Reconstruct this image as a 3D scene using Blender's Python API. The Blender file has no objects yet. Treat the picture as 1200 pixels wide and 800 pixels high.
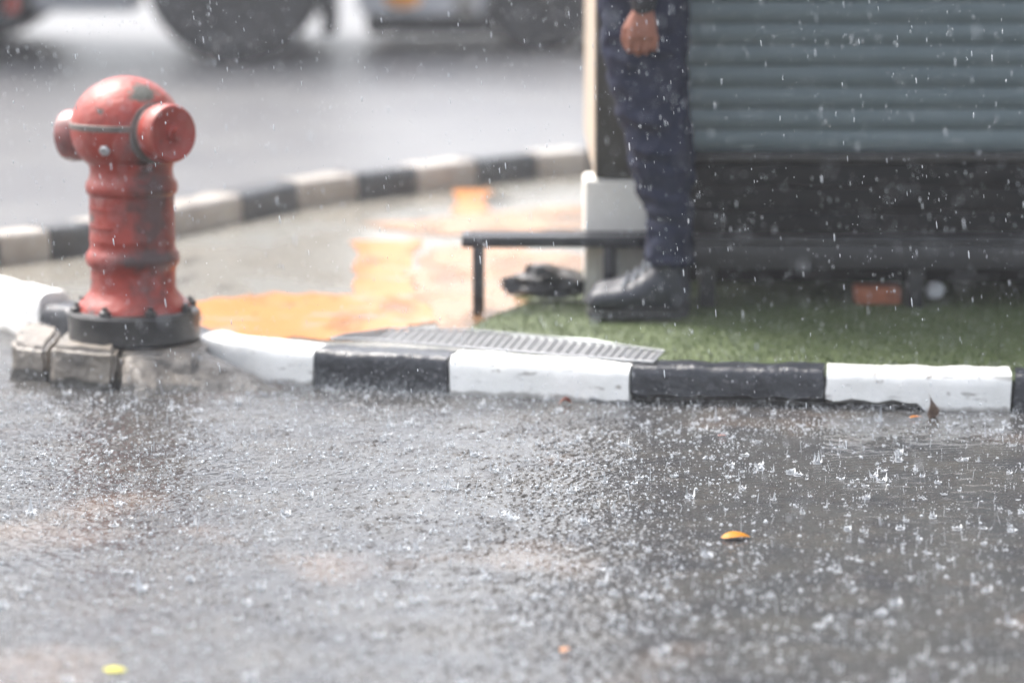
import bpy, bmesh, math, random
import numpy as np
from mathutils import Vector, Matrix, Euler, noise as mnoise

random.seed(7); RNG = np.random.default_rng(7)
S = bpy.context.scene
C = S.collection
R = math.radians
# ------------------------------------------------------------------ camera model (for measuring the ground)
F = 3990.0; PITCH = R(9.31); CZ = 1.6
def ray(px, py):
    u = (px-600)/F; v = (400-py)/F
    return Vector((u, math.cos(PITCH)+v*math.sin(PITCH), -math.sin(PITCH)+v*math.cos(PITCH)))
def P(px, py, z=0.0):
    d = ray(px, py); t = (z-CZ)/d.z
    return Vector((d.x*t, d.y*t, z))
def Q(px, py, D):
    d = ray(px, py); t = D/d.y
    return Vector((d.x*t, D, CZ+d.z*t))

# ------------------------------------------------------------------ helpers
def new_obj(name, me, parent=None):
    o = bpy.data.objects.new(name, me); C.objects.link(o)
    if parent is not None: o.parent = parent
    return o
def tag(o, label=None, cat=None, group=None, kind=None):
    if label: o['label'] = label
    if cat: o['category'] = cat
    if group: o['group'] = group
    if kind: o['kind'] = kind
    return o
def thing(name, label, cat, loc=(0,0,0), group=None):
    o = bpy.data.objects.new(name, None); C.objects.link(o)
    o.location = loc; o.empty_display_size = .1
    return tag(o, label, cat, group)
def finish(name, bm, mat, parent=None, smooth=True, angle=40, recalc=True):
    """links bm (world coordinates) as ONE mesh object under parent (an Empty at some location)"""
    if recalc: bmesh.ops.recalc_face_normals(bm, faces=bm.faces)
    if parent is not None:
        off = Vector((0,0,0)); p = parent
        while p is not None: off += p.location; p = p.parent
        for v in bm.verts: v.co -= off
    me = bpy.data.meshes.new(name); bm.to_mesh(me); bm.free()
    if mat: me.materials.append(mat)
    if smooth:
        me.shade_smooth()
        try: me.set_sharp_from_angle(angle=R(angle))
        except Exception: pass
    return new_obj(name, me, parent)
def BM(): return bmesh.new()
def add_box(bm, lo, hi, bev=0.0, seg=2, mat=None):
    c = [(lo[i]+hi[i])/2 for i in range(3)]; s = [abs(hi[i]-lo[i]) for i in range(3)]
    M = Matrix.Translation(c) @ Matrix.Diagonal((*s, 1))
    if mat is not None: M = mat @ M
    r = bmesh.ops.create_cube(bm, size=1.0, matrix=M)
    if bev > 0:
        es = list({e for v in r['verts'] for e in v.link_edges})
        bmesh.ops.bevel(bm, geom=es, offset=bev, segments=seg, affect='EDGES', profile=.5)
def frame_of(axis):
    a = Vector(axis).normalized()
    up = Vector((0,0,1)) if abs(a.z) < .95 else Vector((0,1,0))
    x = up.cross(a).normalized(); y = a.cross(x)
    return x, y, a
def add_lathe(bm, prof, origin=(0,0,0), axis=(0,0,1), seg=48, closed=True):
    """prof: list of (radius, distance along axis)"""
    x, y, a = frame_of(axis); o = Vector(origin); rings = []
    for r, h in prof:
        if r < 1e-6: rings.append([bm.verts.new(o+a*h)])
        else: rings.append([bm.verts.new(o+a*h+(x*math.cos(2*math.pi*k/seg)+y*math.sin(2*math.pi*k/seg))*r) for k in range(seg)])
    for A, B in zip(rings, rings[1:]):
        for k in range(seg):
            k2 = (k+1) % seg
            if len(A) == 1 and len(B) == 1: continue
            if len(A) == 1: bm.faces.new((A[0], B[k], B[k2]))
            elif len(B) == 1: bm.faces.new((A[k], B[0], A[k2]))
            else: bm.faces.new((A[k], B[k], B[k2], A[k2]))
    if closed:
        for rg, in ((rings[0],), (rings[-1],)):
            if len(rg) > 2: bm.faces.new(rg)
def add_loft(bm, secs, seg=20):
    """secs: list of (centre, radius along u, radius along v, u, v): closed tube of ellipses with rounded ends"""
    rings = []
    for c, ru, rv, u, v in secs:
        rings.append([bm.verts.new(Vector(c)+Vector(u)*ru*math.cos(2*math.pi*k/seg)+Vector(v)*rv*math.sin(2*math.pi*k/seg)) for k in range(seg)])
    for A, B in zip(rings, rings[1:]):
        for k in range(seg): bm.faces.new((A[k], A[(k+1) % seg], B[(k+1) % seg], B[k]))
    bm.faces.new(rings[0][::-1]); bm.faces.new(rings[-1])
def add_chain(bm, pts, seg=14):
    """tapered limb through (point, radius) pairs, with ball joints"""
    for (p, r), (q, s) in zip(pts, pts[1:]):
        p = Vector(p); q = Vector(q); x, y, a = frame_of(q-p)
        add_loft(bm, [(p, r, r, x, y), (q, s, s, x, y)], seg)
    for p, r in pts:
        bmesh.ops.create_icosphere(bm, subdivisions=2, radius=r, matrix=Matrix.Translation(p))
def add_ellipsoid(bm, c, s, rot=None, sub=3):
    M = Matrix.Translation(c)
    if rot is not None: M = M @ Euler(rot).to_matrix().to_4x4()
    bmesh.ops.create_icosphere(bm, subdivisions=sub, radius=1.0, matrix=M @ Matrix.Diagonal((*s, 1)))
def add_prism(bm, poly, z0, z1):
    a = [bm.verts.new((p[0], p[1], z0)) for p in poly]; b = [bm.verts.new((p[0], p[1], z1)) for p in poly]
    n = len(poly)
    for k in range(n): bm.faces.new((a[k], a[(k+1) % n], b[(k+1) % n], b[k]))
    bm.faces.new(a[::-1]); bm.faces.new(b)
def jitter(bm, amp, scale=8.0, seed=0.0):
    for v in bm.verts:
        n = mnoise.noise_vector(v.co*scale+Vector((seed, seed, seed)))
        v.co += n*amp
def remesh(o, voxel, smooth=4):
    m = o.modifiers.new('Remesh', 'REMESH'); m.mode = 'VOXEL'; m.voxel_size = voxel; m.use_smooth_shade = True
    s = o.modifiers.new('Smooth', 'SMOOTH'); s.iterations = smooth; s.factor = .5
def wrinkle(o, size, strength):
    t = bpy.data.textures.new('folds', 'CLOUDS'); t.noise_scale = size; t.noise_depth = 2
    m = o.modifiers.new('Displace', 'DISPLACE'); m.texture = t; m.strength = strength; m.texture_coords = 'GLOBAL'
def np_mesh(name, V, Fc, mat, parent=None, smooth=True):
    """V (n,3), Fc (m,k) arrays -> mesh object"""
    me = bpy.data.meshes.new(name); k = Fc.shape[1]
    me.vertices.add(len(V)); me.vertices.foreach_set('co', V.astype(np.float32).ravel())
    me.loops.add(Fc.size); me.loops.foreach_set('vertex_index', Fc.astype(np.int32).ravel())
    me.polygons.add(len(Fc)); me.polygons.foreach_set('loop_start', np.arange(0, Fc.size, k, dtype=np.int32))
    me.update(calc_edges=True); me.validate()
    if smooth: me.shade_smooth()
    me.materials.append(mat)
    return new_obj(name, me, parent)

# ------------------------------------------------------------------ materials
def nodes(m): return m.node_tree.nodes, m.node_tree.links
def mk(name, col, rough=.6, col2=None, scale=20, detail=6, lo=.35, hi=.65, metallic=0, bump=0, bscale=60, spec=None, ior=None,
       rough2=None, coat=0, sheen=0, stretch=(1,1,1), alpha=1, dist=.003):
    m = bpy.data.materials.new(name); m.use_nodes = True; N, L = nodes(m)
    b = N['Principled BSDF']; b.inputs['Roughness'].default_value = rough; b.inputs['Metallic'].default_value = metallic
    b.inputs['Base Color'].default_value = (*col, 1); b.inputs['Alpha'].default_value = alpha
    if ior: b.inputs['IOR'].default_value = ior
    if spec is not None: b.inputs['Specular IOR Level'].default_value = spec
    if coat: b.inputs['Coat Weight'].default_value = coat; b.inputs['Coat Roughness'].default_value = .12
    if sheen: b.inputs['Sheen Weight'].default_value = sheen
    tc = N.new('ShaderNodeTexCoord'); mp = N.new('ShaderNodeMapping'); mp.inputs['Scale'].default_value = stretch
    L.new(tc.outputs['Object'], mp.inputs['Vector']); m['_'] = 1
    if col2 is not None:
        n = N.new('ShaderNodeTexNoise'); n.inputs['Scale'].default_value = scale; n.inputs['Detail'].default_value = detail; n.inputs['Roughness'].default_value = .65
        L.new(mp.outputs[0], n.inputs['Vector'])
        r = N.new('ShaderNodeMapRange'); r.inputs[1].default_value = lo; r.inputs[2].default_value = hi
        L.new(n.outputs['Fac'], r.inputs[0])
        mx = N.new('ShaderNodeMix'); mx.data_type = 'RGBA'; mx.inputs[6].default_value = (*col, 1); mx.inputs[7].default_value = (*col2, 1)
        L.new(r.outputs[0], mx.inputs[0]); L.new(mx.outputs[2], b.inputs['Base Color'])
        if rough2 is not None:
            r2 = N.new('ShaderNodeMapRange'); r2.inputs[3].default_value = rough; r2.inputs[4].default_value = rough2
            L.new(r.outputs[0], r2.inputs[0]); L.new(r2.outputs[0], b.inputs['Roughness'])
    if bump:
        n2 = N.new('ShaderNodeTexNoise'); n2.inputs['Scale'].default_value = bscale; n2.inputs['Detail'].default_value = 5
        L.new(mp.outputs[0], n2.inputs['Vector'])
        bp = N.new('ShaderNodeBump'); bp.inputs['Strength'].default_value = bump; bp.inputs['Distance'].default_value = dist
        L.new(n2.outputs['Fac'], bp.inputs['Height']); L.new(bp.outputs[0], b.inputs['Normal'])
    return m
def over(m, col, fac_fn):
    """lays a second colour over the base colour of m by a mask built by fac_fn(N, L, coords) -> socket"""
    N, L = nodes(m); b = N['Principled BSDF']; tc = [n for n in N if n.type == 'TEX_COORD'][0]
    s = b.inputs['Base Color']; mx = N.new('ShaderNodeMix'); mx.data_type = 'RGBA'
    if s.links: L.new(s.links[0].from_socket, mx.inputs[6])
    else: mx.inputs[6].default_value = s.default_value
    mx.inputs[7].default_value = (*col, 1)
    L.new(fac_fn(N, L, tc.outputs['Object']), mx.inputs[0]); L.new(mx.outputs[2], s)
def noise_mask(scale, lo, hi, stretch=(1,1,1), detail=6):
    def f(N, L, co):
        mp = N.new('ShaderNodeMapping'); mp.inputs['Scale'].default_value = stretch; L.new(co, mp.inputs[0])
        n = N.new('ShaderNodeTexNoise'); n.inputs['Scale'].default_value = scale; n.inputs['Detail'].default_value = detail; L.new(mp.outputs[0], n.inputs['Vector'])
        r = N.new('ShaderNodeMapRange'); r.inputs[1].default_value = lo; r.inputs[2].default_value = hi; L.new(n.outputs['Fac'], r.inputs[0])
        return r.outputs[0]
    return f
def blob_mask(centre, radii, edge=.35, wob=.5, nscale=18):
    """a stain of its own shape: noisy ellipsoid round a point of the object"""
    def f(N, L, co):
        mp = N.new('ShaderNodeMapping'); mp.vector_type = 'POINT'
        mp.inputs['Location'].default_value = [-centre[i]/radii[i] for i in range(3)]; mp.inputs['Scale'].default_value = [1/r for r in radii]
        L.new(co, mp.inputs[0])
        ln = N.new('ShaderNodeVectorMath'); ln.operation = 'LENGTH'; L.new(mp.outputs[0], ln.inputs[0])
        n = N.new('ShaderNodeTexNoise'); n.inputs['Scale'].default_value = nscale; n.inputs['Detail'].default_value = 4; L.new(co, n.inputs['Vector'])
        a = N.new('ShaderNodeMath'); a.operation = 'MULTIPLY_ADD'; a.inputs[1].default_value = wob*2; a.inputs[2].default_value = -wob; L.new(n.outputs['Fac'], a.inputs[0])
        s = N.new('ShaderNodeMath'); s.operation = 'ADD'; L.new(ln.outputs['Value'], s.inputs[0]); L.new(a.outputs[0], s.inputs[1])
        r = N.new('ShaderNodeMapRange'); r.inputs[1].default_value = 1+edge/2; r.inputs[2].default_value = 1-edge/2; L.new(s.outputs[0], r.inputs[0])
        return r.outputs[0]
    return f

WET = dict(ior=1.4)
M = {}
M['asphalt'] = mk('wet_asphalt', (.105,.105,.11), .40, (.135,.134,.134), scale=1.4, bump=.3, bscale=34, ior=1.34, dist=.006, lo=.4, hi=.7)
M['film'] = mk('rain_water_on_asphalt', (.036,.036,.038), .09, (.062,.059,.054), scale=5, bump=.3, bscale=130, ior=1.34, dist=.002, lo=.35, hi=.7)
def xramp(a, b):
    def f(N, L, co):
        sp = N.new('ShaderNodeSeparateXYZ'); L.new(co, sp.inputs[0])
        n = N.new('ShaderNodeTexNoise'); n.inputs['Scale'].default_value = 3; n.inputs['Detail'].default_value = 5; L.new(co, n.inputs['Vector'])
        m_ = N.new('ShaderNodeMath'); m_.operation = 'ADD'; L.new(n.outputs['Fac'], m_.inputs[0]); L.new(sp.outputs['X'], m_.inputs[1])
        r = N.new('ShaderNodeMapRange'); r.inputs[1].default_value = a; r.inputs[2].default_value = b; L.new(m_.outputs[0], r.inputs[0]); return r.outputs[0]
    return f
over(M['film'], (.11,.11,.115), xramp(-1.5,-2.2))
def yramp(a, b):
    def f(N, L, co):
        sp = N.new('ShaderNodeSeparateXYZ'); L.new(co, sp.inputs[0])
        r = N.new('ShaderNodeMapRange'); r.inputs[1].default_value = a; r.inputs[2].default_value = b; L.new(sp.outputs['Y'], r.inputs[0])
        r2 = N.new('ShaderNodeMapRange'); r2.inputs[3].default_value = .09; r2.inputs[4].default_value = .40; L.new(r.outputs[0], r2.inputs[0])
        L.new(r2.outputs[0], N['Principled BSDF'].inputs['Roughness']); return r.outputs[0]
    return f
over(M['film'], (.11,.11,.115), yramp(10.0,11.3))
over(M['film'], (.17,.125,.095), noise_mask(1.7, .58, .85, (1,.8,1), 3))  # tan patches put warm reflections into the colour of the film
M['pave'] = mk('wet_pavement', (.19,.175,.147), .12, (.125,.121,.106), scale=2.2, bump=.22, bscale=26, dist=.005, ior=1.34, rough2=.34, lo=.38, hi=.62, stretch=(1,.6,1))
over(M['pave'], (.09,.082,.068), noise_mask(5, .57, .70, (1.4,.5,1)))
M['paint_orange'] = mk('orange_road_paint', (.40,.125,.010), .30, (.38,.145,.022), scale=5, bump=.3, bscale=30, dist=.005, ior=1.34)
over(M['paint_orange'], (.21,.18,.15), noise_mask(7, .56, .68, (1,1.6,1)))
M['paint_peach'] = mk('worn_orange_paint', (.30,.125,.034), .26, (.23,.14,.075), scale=4, bump=.3, bscale=30, dist=.005, ior=1.34)
M['kerb_white'] = mk('white_kerb_paint', (.82,.82,.80), .35, (.76,.76,.73), scale=14, bump=.4, bscale=45, dist=.004)
over(M['kerb_white'], (.33,.31,.28), noise_mask(22, .66, .72, (1,1,1.5)))
def waterline(z, spread):
    def f(N, L, co):
        sp = N.new('ShaderNodeSeparateXYZ'); L.new(co, sp.inputs[0])
        n = N.new('ShaderNodeTexNoise'); n.inputs['Scale'].default_value = 16; n.inputs['Detail'].default_value = 6; L.new(co, n.inputs['Vector'])
        a = N.new('ShaderNodeMath'); a.operation = 'MULTIPLY_ADD'; a.inputs[1].default_value = -spread; L.new(n.outputs['Fac'], a.inputs[0]); L.new(sp.outputs['Z'], a.inputs[2])
        r = N.new('ShaderNodeMapRange'); r.inputs[1].default_value = z-spread*.5+.006; r.inputs[2].default_value = z-spread*.5-.006; L.new(a.outputs[0], r.inputs[0]); return r.outputs[0]
    return f
over(M['kerb_white'], (.28,.27,.25), waterline(.020,.05))
over(M['kerb_white'], (.40,.39,.37), noise_mask(30, .63, .70, (.4,1,2.2)))
M['kerb_black'] = mk('black_kerb_paint', (.018,.020,.025), .28, (.036,.038,.046), scale=30, bump=.8, bscale=60, dist=.006, lo=.45, hi=.75)
over(M['kerb_black'], (.12,.12,.125), noise_mask(55, .64, .74))
M['mortar'] = mk('dark_wet_mortar', (.035,.033,.032), .5, (.08,.075,.07), scale=25, bump=.8, bscale=60, dist=.006)
M['kerb_far_white'] = mk('dirty_shaded_white_kerb_paint', (.36,.33,.29), .35, (.24,.21,.18), scale=5, bump=.3, bscale=40)  # dirty white, darkened further to paint in shade on faces turned from the light
M['kerb_far_black'] = mk('faded_black_kerb_paint', (.03,.032,.035), .35, (.06,.06,.06), scale=6, bump=.3, bscale=40)
M['concrete'] = mk('wet_concrete', (.20,.175,.145), .42, (.09,.08,.07), scale=9, bump=1.0, bscale=35, dist=.012, lo=.4, hi=.72)
over(M['concrete'], (.05,.046,.042), noise_mask(4.5, .52, .66))
M['red'] = mk('red_hydrant_paint', (.30,.021,.007), .46, (.18,.014,.006), scale=9, bump=.6, bscale=45, dist=.006, coat=.05)
over(M['red'], (.26,.06,.042), noise_mask(24, .55, .75, (1,1,.4)))
over(M['red'], (.05,.04,.032), noise_mask(17, .645, .69))
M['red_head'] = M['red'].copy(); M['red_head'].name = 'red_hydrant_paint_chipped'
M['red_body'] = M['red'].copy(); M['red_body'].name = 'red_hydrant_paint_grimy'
M['red_pale'] = mk('faded_red_paint', (.26,.06,.05), .4, (.12,.04,.036), scale=16, bump=.3, bscale=50, coat=.4)
M['iron'] = mk('black_iron', (.011,.011,.012), .4, (.028,.026,.024), scale=20, bump=.6, bscale=40)
M['groove'] = mk('weathered_bronze_band', (.16,.12,.105), .5, (.05,.048,.042), scale=14, bump=.3)
M['steel'] = mk('grey_steel', (.42,.43,.44), .35, (.3,.3,.31), scale=40, metallic=.7)
M['grate'] = mk('galvanised_grating', (.34,.345,.355), .5, (.28,.285,.295), scale=12, metallic=.15, bump=.2)
M['turf'] = mk('artificial_turf', (.044,.066,.018), .6, (.07,.092,.032), scale=7, bump=.5, bscale=120, lo=.3, hi=.7)
M['turf_blade'] = mk('turf_blades', (.046,.068,.018), .5, (.085,.108,.04), scale=9, lo=.35, hi=.7)
M['board'] = mk('white_board', (.72,.76,.72), .4, (.6,.65,.6), scale=12)
M['bench'] = mk('black_painted_steel', (.010,.011,.015), .35, (.022,.023,.028), scale=18, bump=.3, bscale=50)
M['step'] = mk('dark_step_board', (.014,.015,.018), .45, (.028,.027,.027), scale=7, stretch=(.25,1,1), bump=.3, bscale=40)
M['skirt'] = mk('charcoal_boards', (.008,.008,.009), .6, (.017,.016,.015), spec=.1, scale=8, stretch=(.6,1,2), bump=.6, bscale=45)
M['shutter'] = mk('blue_grey_shutter', (.27,.335,.35), .5, (.22,.28,.295), scale=3, stretch=(.5,1,6), bump=.12, bscale=50, metallic=.15)
M['kiosk_dark'] = mk('olive_brown_panel', (.035,.032,.025), .5, (.022,.021,.018), scale=8, bump=.3)
M['kiosk_side'] = mk('beige_panel', (.48,.40,.31), .45, (.38,.31,.24), scale=5, bump=.15)
M['kiosk_roof'] = mk('grey_roof_sheet', (.25,.26,.27), .4, (.2,.2,.21), scale=4)
M['block'] = mk('pale_block', (.66,.64,.59), .6, (.60,.58,.53), scale=8, bump=.35, bscale=40)
M['sack'] = mk('black_plastic', (.018,.018,.02), .35, (.035,.035,.037), scale=14, bump=.5, bscale=30)
M['brick'] = mk('orange_brick', (.42,.13,.055), .6, (.3,.10,.05), scale=30, bump=.5)
M['paper'] = mk('crumpled_paper', (.7,.72,.74), .5, (.6,.6,.62), scale=20)
M['navy'] = mk('navy_trousers', (.0055,.0082,.024), .75, (.009,.0135,.036), scale=9, bump=.7, bscale=22, dist=.014, spec=.25)
M['shirt'] = mk('dark_navy_shirt', (.008,.008,.012), .75, (.013,.013,.019), scale=9, bump=.5, bscale=25, dist=.01)
M['boot'] = mk('wet_dark_boot', (.010,.012,.019), .50, (.024,.027,.038), scale=18, bump=.4, bscale=40, dist=.005)
M['sole'] = mk('black_rubber_sole', (.012,.012,.014), .55, (.03,.03,.03), scale=30)
M['lace'] = mk('grey_laces', (.16,.18,.21), .6, (.09,.10,.12), scale=40)
M['skin'] = mk('skin', (.27,.105,.065), .5, (.20,.075,.048), scale=16, bump=.15, bscale=80)
M['skin'].node_tree.nodes['Principled BSDF'].inputs['Subsurface Weight'].default_value = .1
M['skin'].node_tree.nodes['Principled BSDF'].inputs['Subsurface Radius'].default_value = (.012,.005,.003)
M['hair'] = mk('black_hair', (.012,.011,.01), .5, (.025,.022,.02), scale=80, bump=.5, bscale=120)
M['eye'] = mk('eye', (.7,.7,.68), .2)
M['yellow_leaf'] = mk('yellow_leaf', (.62,.30,.015), .35, (.55,.23,.01), scale=40, bump=.3)
M['lime_leaf'] = mk('lime_leaf', (.72,.62,.05), .4, (.55,.55,.07), scale=40)
M['rust_leaf'] = mk('rust_leaf', (.45,.12,.03), .45, (.26,.07,.02), scale=60)
M['amber_leaf'] = mk('amber_leaf', (.65,.26,.03), .4, (.38,.12,.02), scale=60)
M['brown_leaf'] = mk('brown_dead_leaf', (.10,.06,.04), .55, (.2,.15,.11), scale=70, bump=.4)
M['petal'] = mk('pinkish_petal', (.45,.2,.16), .4, (.35,.13,.1), scale=60)
M['truck_grey'] = mk('lorry_grey_paint', (.30,.31,.33), .4, (.24,.25,.26), scale=3, coat=.3)
M['truck_box'] = mk('lorry_box_panel', (.34,.35,.37), .45, (.28,.29,.31), scale=2)
M['tyre'] = mk('tyre_rubber', (.013,.013,.015), .55, (.03,.03,.032), scale=14, bump=.5, bscale=40)
M['rim'] = mk('dull_rim', (.022,.022,.024), .6, (.012,.012,.012), scale=12)
M['car_silver'] = mk('silver_car_paint', (.30,.30,.315), .3, (.26,.26,.27), scale=2, metallic=.4, coat=.8)
M['glass'] = mk('dark_glass', (.02,.022,.025), .08)
M['amber_lamp'] = mk('amber_lens', (.85,.32,.03), .2)
M['red_lamp'] = mk('red_lens', (.5,.06,.04), .2)
M['clear_lamp'] = mk('clear_lens', (.6,.62,.64), .1)
M['trim_tan'] = mk('tan_lower_trim', (.33,.31,.28), .5, (.26,.25,.23), scale=6)
M['water'] = mk('falling_water', (.60,.63,.66), .08, ior=1.33, alpha=.55)
M['rain'] = mk('rain_drops', (.64,.67,.70), .12, ior=1.33, alpha=.7)

for k_, lo_, hi_ in (('paint_orange',.22,.50),('paint_peach',.22,.55)):
    N, L = nodes(M[k_]); f = noise_mask(4.5, lo_, hi_, (1.3,.45,1), 7)(N, L, [n for n in N if n.type == 'TEX_COORD'][0].outputs['Object'])
    mr = N.new('ShaderNodeMath'); mr.operation = 'MULTIPLY'; mr.inputs[1].default_value = 1.0; L.new(f, mr.inputs[0]); L.new(mr.outputs[0], N['Principled BSDF'].inputs['Alpha'])
# ------------------------------------------------------------------ setting: road, water, pavement
bm = BM()
E = 250
vs = [bm.verts.new(p) for p in ((-E,-E,0),(E,-E,0),(E,E,0),(-E,E,0))]; bm.faces.new(vs)
road = tag(finish('road', bm, M['asphalt'], smooth=False), kind='structure')

X0, X1, Y0, Y1 = -3.1, 2.7, 5.0, 11.5
dx, dy = .0042, .0052
xs = np.arange(X0, X1, dx); ys = np.arange(Y0, Y1, dy); XX, YY = np.meshgrid(xs, ys)
ky = np.fft.fftfreq(len(ys), dy)[:,None]; kx = np.fft.rfftfreq(len(xs), dx)[None,:]; kk = np.hypot(kx, ky)+1e-9
def band(lam, spread, seed):
    """isotropic chop of about one wavelength, unit rms"""
    n = np.random.default_rng(seed).normal(size=XX.shape)
    f = np.fft.irfft2(np.fft.rfft2(n)*np.exp(-(np.log(kk*lam)/spread)**2), s=XX.shape)
    return f/f.std()
patch = np.clip(.5+.5*band(.7, .5, 5), 0, 1.6)
left = 1/(1+np.exp((XX-.42-.05*np.sin(YY*3))/.16))        # the film is deeper and choppier on the left
f1 = band(.0145, .35, 1); f2 = band(.030, .35, 2); f3 = band(.07, .4, 3)
pk_ = .00105*(f1+.35*(f1*f1-1))
H = pk_*(.06+.46*left)*(.7+.6*patch)+.0010*f2*(.12+.40*left)+.0006*f3
def ring(x, y, r, amp, lam=.013):
    ext = r+.03
    i0, i1 = int((x-ext-X0)/dx), int((x+ext-X0)/dx)+1; j0, j1 = int((y-ext-Y0)/dy), int((y+ext-Y0)/dy)+1
    i0 = max(i0,0); j0 = max(j0,0)
    if i1 <= i0 or j1 <= j0: return
    sx = XX[j0:j1,i0:i1]; sy = YY[j0:j1,i0:i1]
    d = np.hypot(sx-x, sy-y)
    H[j0:j1,i0:i1] += amp*np.cos((d-r)/lam*2*math.pi)*np.exp(-((d-r)/.010)**2)
HITS = [(RNG.uniform(X0+.1, X1-.1), RNG.uniform(Y0+.1, Y1-.1)) for _ in range(8500)]
for x, y in HITS: ring(x, y, RNG.uniform(.003, .035), RNG.uniform(.0006, .0028))
# a sheet of water running past the gutter on the right, combed into long ripples
c0 = P(1075, 546); w = np.exp(-((XX-c0.x)/.28)**4-((YY-c0.y-.10*np.sin((XX-c0.x)*5))/.13)**4)
H = H*(1-.75*w)+w*.0016*np.sin(2*math.pi*(YY-.22*(XX-c0.x)+.5*(XX-c0.x)**2)/.030+3*np.sin(XX*9))
c1 = P(1070, 497); w = np.exp(-((XX-c1.x)/.30)**4-((YY-c1.y)/.06)**4); H *= (1-.7*w)
fade = np.clip((XX-X0)/.6,0,1)*np.clip((X1-XX)/.2,0,1)*np.clip((YY-Y0)/.2,0,1)*np.clip((Y1-YY)/1.3,0,1)
Z = .010+H*fade
nx, ny = len(xs), len(ys)
idx = np.arange(nx*ny).reshape(ny, nx)
FQ = np.stack([idx[:-1,:-1], idx[:-1,1:], idx[1:,1:], idx[1:,:-1]], -1).reshape(-1,4)
water = np_mesh('water', np.stack([XX,YY,Z], -1).reshape(-1,3), FQ, M['film']); tag(water, kind='structure')

KH, PZ, TZ = .11, .05, .09      # kerb top, pavement, turf
near = [P(x,y,KH) for x,y in ((1500,447),(1400,444),(1187,438),(970,434),(740,429),(640,424),(525,418),(440,414),(367,410),(300,404),(228,394),(160,379),(100,366),(25,354),(-40,338),(-90,319))]
far = [P(x,y,.15) for x,y in ((-112,300),(-95,284),(-50,279),(0,276),(50,270),(100,263),(205,243),(280,228),(350,213),(420,204),(490,196),(560,187),(630,180),(690,175),(760,166),(850,156),(1000,143))]
nb = [P(x,y,KH) for x,y in ((1500,438),(1400,435),(1187,429),(970,425),(740,420),(640,415),(525,409),(440,405),(367,401),(300,395),(228,385),(160,371),(100,358),(25,346),(-32,331),(-75,314))]
poly = [(p.x,p.y+.04) for p in nb]+[(p.x+.03,p.y-.01) for p in far]+[(5.5, far[-1].y+.3),(5.5,nb[0].y)]
bm = BM(); add_prism(bm, poly, -.02, PZ)
tag(finish('pavement', bm, M['pave'], smooth=False), kind='structure')

def sheet(name, pts, z, mat, kind='structure'):
    bm = BM(); vs = [bm.verts.new((p.x,p.y,z)) for p in pts]; f = bm.faces.new(vs)
    if f.normal.z < 0: f.normal_flip()
    bmesh.ops.triangulate(bm, faces=bm.faces)
    return tag(finish(name, bm, mat, smooth=False, recalc=False), kind=kind)
def sub(pts, n=9, amp=.022):
    out = []
    for a, b in zip(pts, pts[1:]+pts[:1]):
        for k in range(n):
            q = a.lerp(b, k/n); out.append(q+Vector((random.uniform(-1,1)*amp, random.uniform(-1,1)*amp*2, 0)))
    return out
pk = lambda L_, z: [P(x,y,z) for x,y in L_]
sheet('painted_marking', sub(pk(((222,352),(330,343),(415,344),(415,283),(492,280),(486,340),(530,352),(520,372),(440,396),(240,397)),PZ+.004)), PZ+.004, M['paint_orange'])
sheet('painted_marking', sub(pk(((478,322),(500,290),(560,286),(690,300),(690,392),(520,396),(500,360)),PZ+.004)), PZ+.005, M['paint_peach'])
sheet('painted_marking', sub(pk(((535,222),(575,220),(570,252),(535,254)),PZ+.004)), PZ+.004, M['paint_orange'])
sheet('painted_marking', sub(pk(((420,262),(690,240),(690,268),(500,276)),PZ+.004)), PZ+.0045, M['paint_peach'])

# ------------------------------------------------------------------ kerb blocks
def along(path, px_list):
    """parameter on polyline where its image column equals px"""
    out = []
    for px in px_list:
        for a, b in zip(path, path[1:]):
            ca = 600+F*a.x/((a.y)*math.cos(PITCH)+(CZ-a.z)*math.sin(PITCH)); cb = 600+F*b.x/((b.y)*math.cos(PITCH)+(CZ-b.z)*math.sin(PITCH))
            if min(ca,cb) <= px <= max(ca,cb) and ca != cb:
                out.append(a.lerp(b, (px-ca)/(cb-ca))); break
    return out
def resample(path, a, b, n):
    """n points of polyline between its points nearest a and b"""
    def t_of(q):
        best = (1e9, 0); s = 0
        for u, v in zip(path, path[1:]):
            d = (v-u).length; t = max(0, min(1, (q-u).dot(v-u)/d**2)); e = (u.lerp(v,t)-q).length
            if e < best[0]: best = (e, s+t*d)
            s += d
        return best[1]
    def at(s):
        for u, v in zip(path, path[1:]):
            d = (v-u).length
            if s <= d: return u.lerp(v, s/d)
            s -= d
        return path[-1].copy()
    ta, tb = t_of(a), t_of(b)
    return [at(ta+(tb-ta)*k/(n-1)) for k in range(n)]
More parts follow.
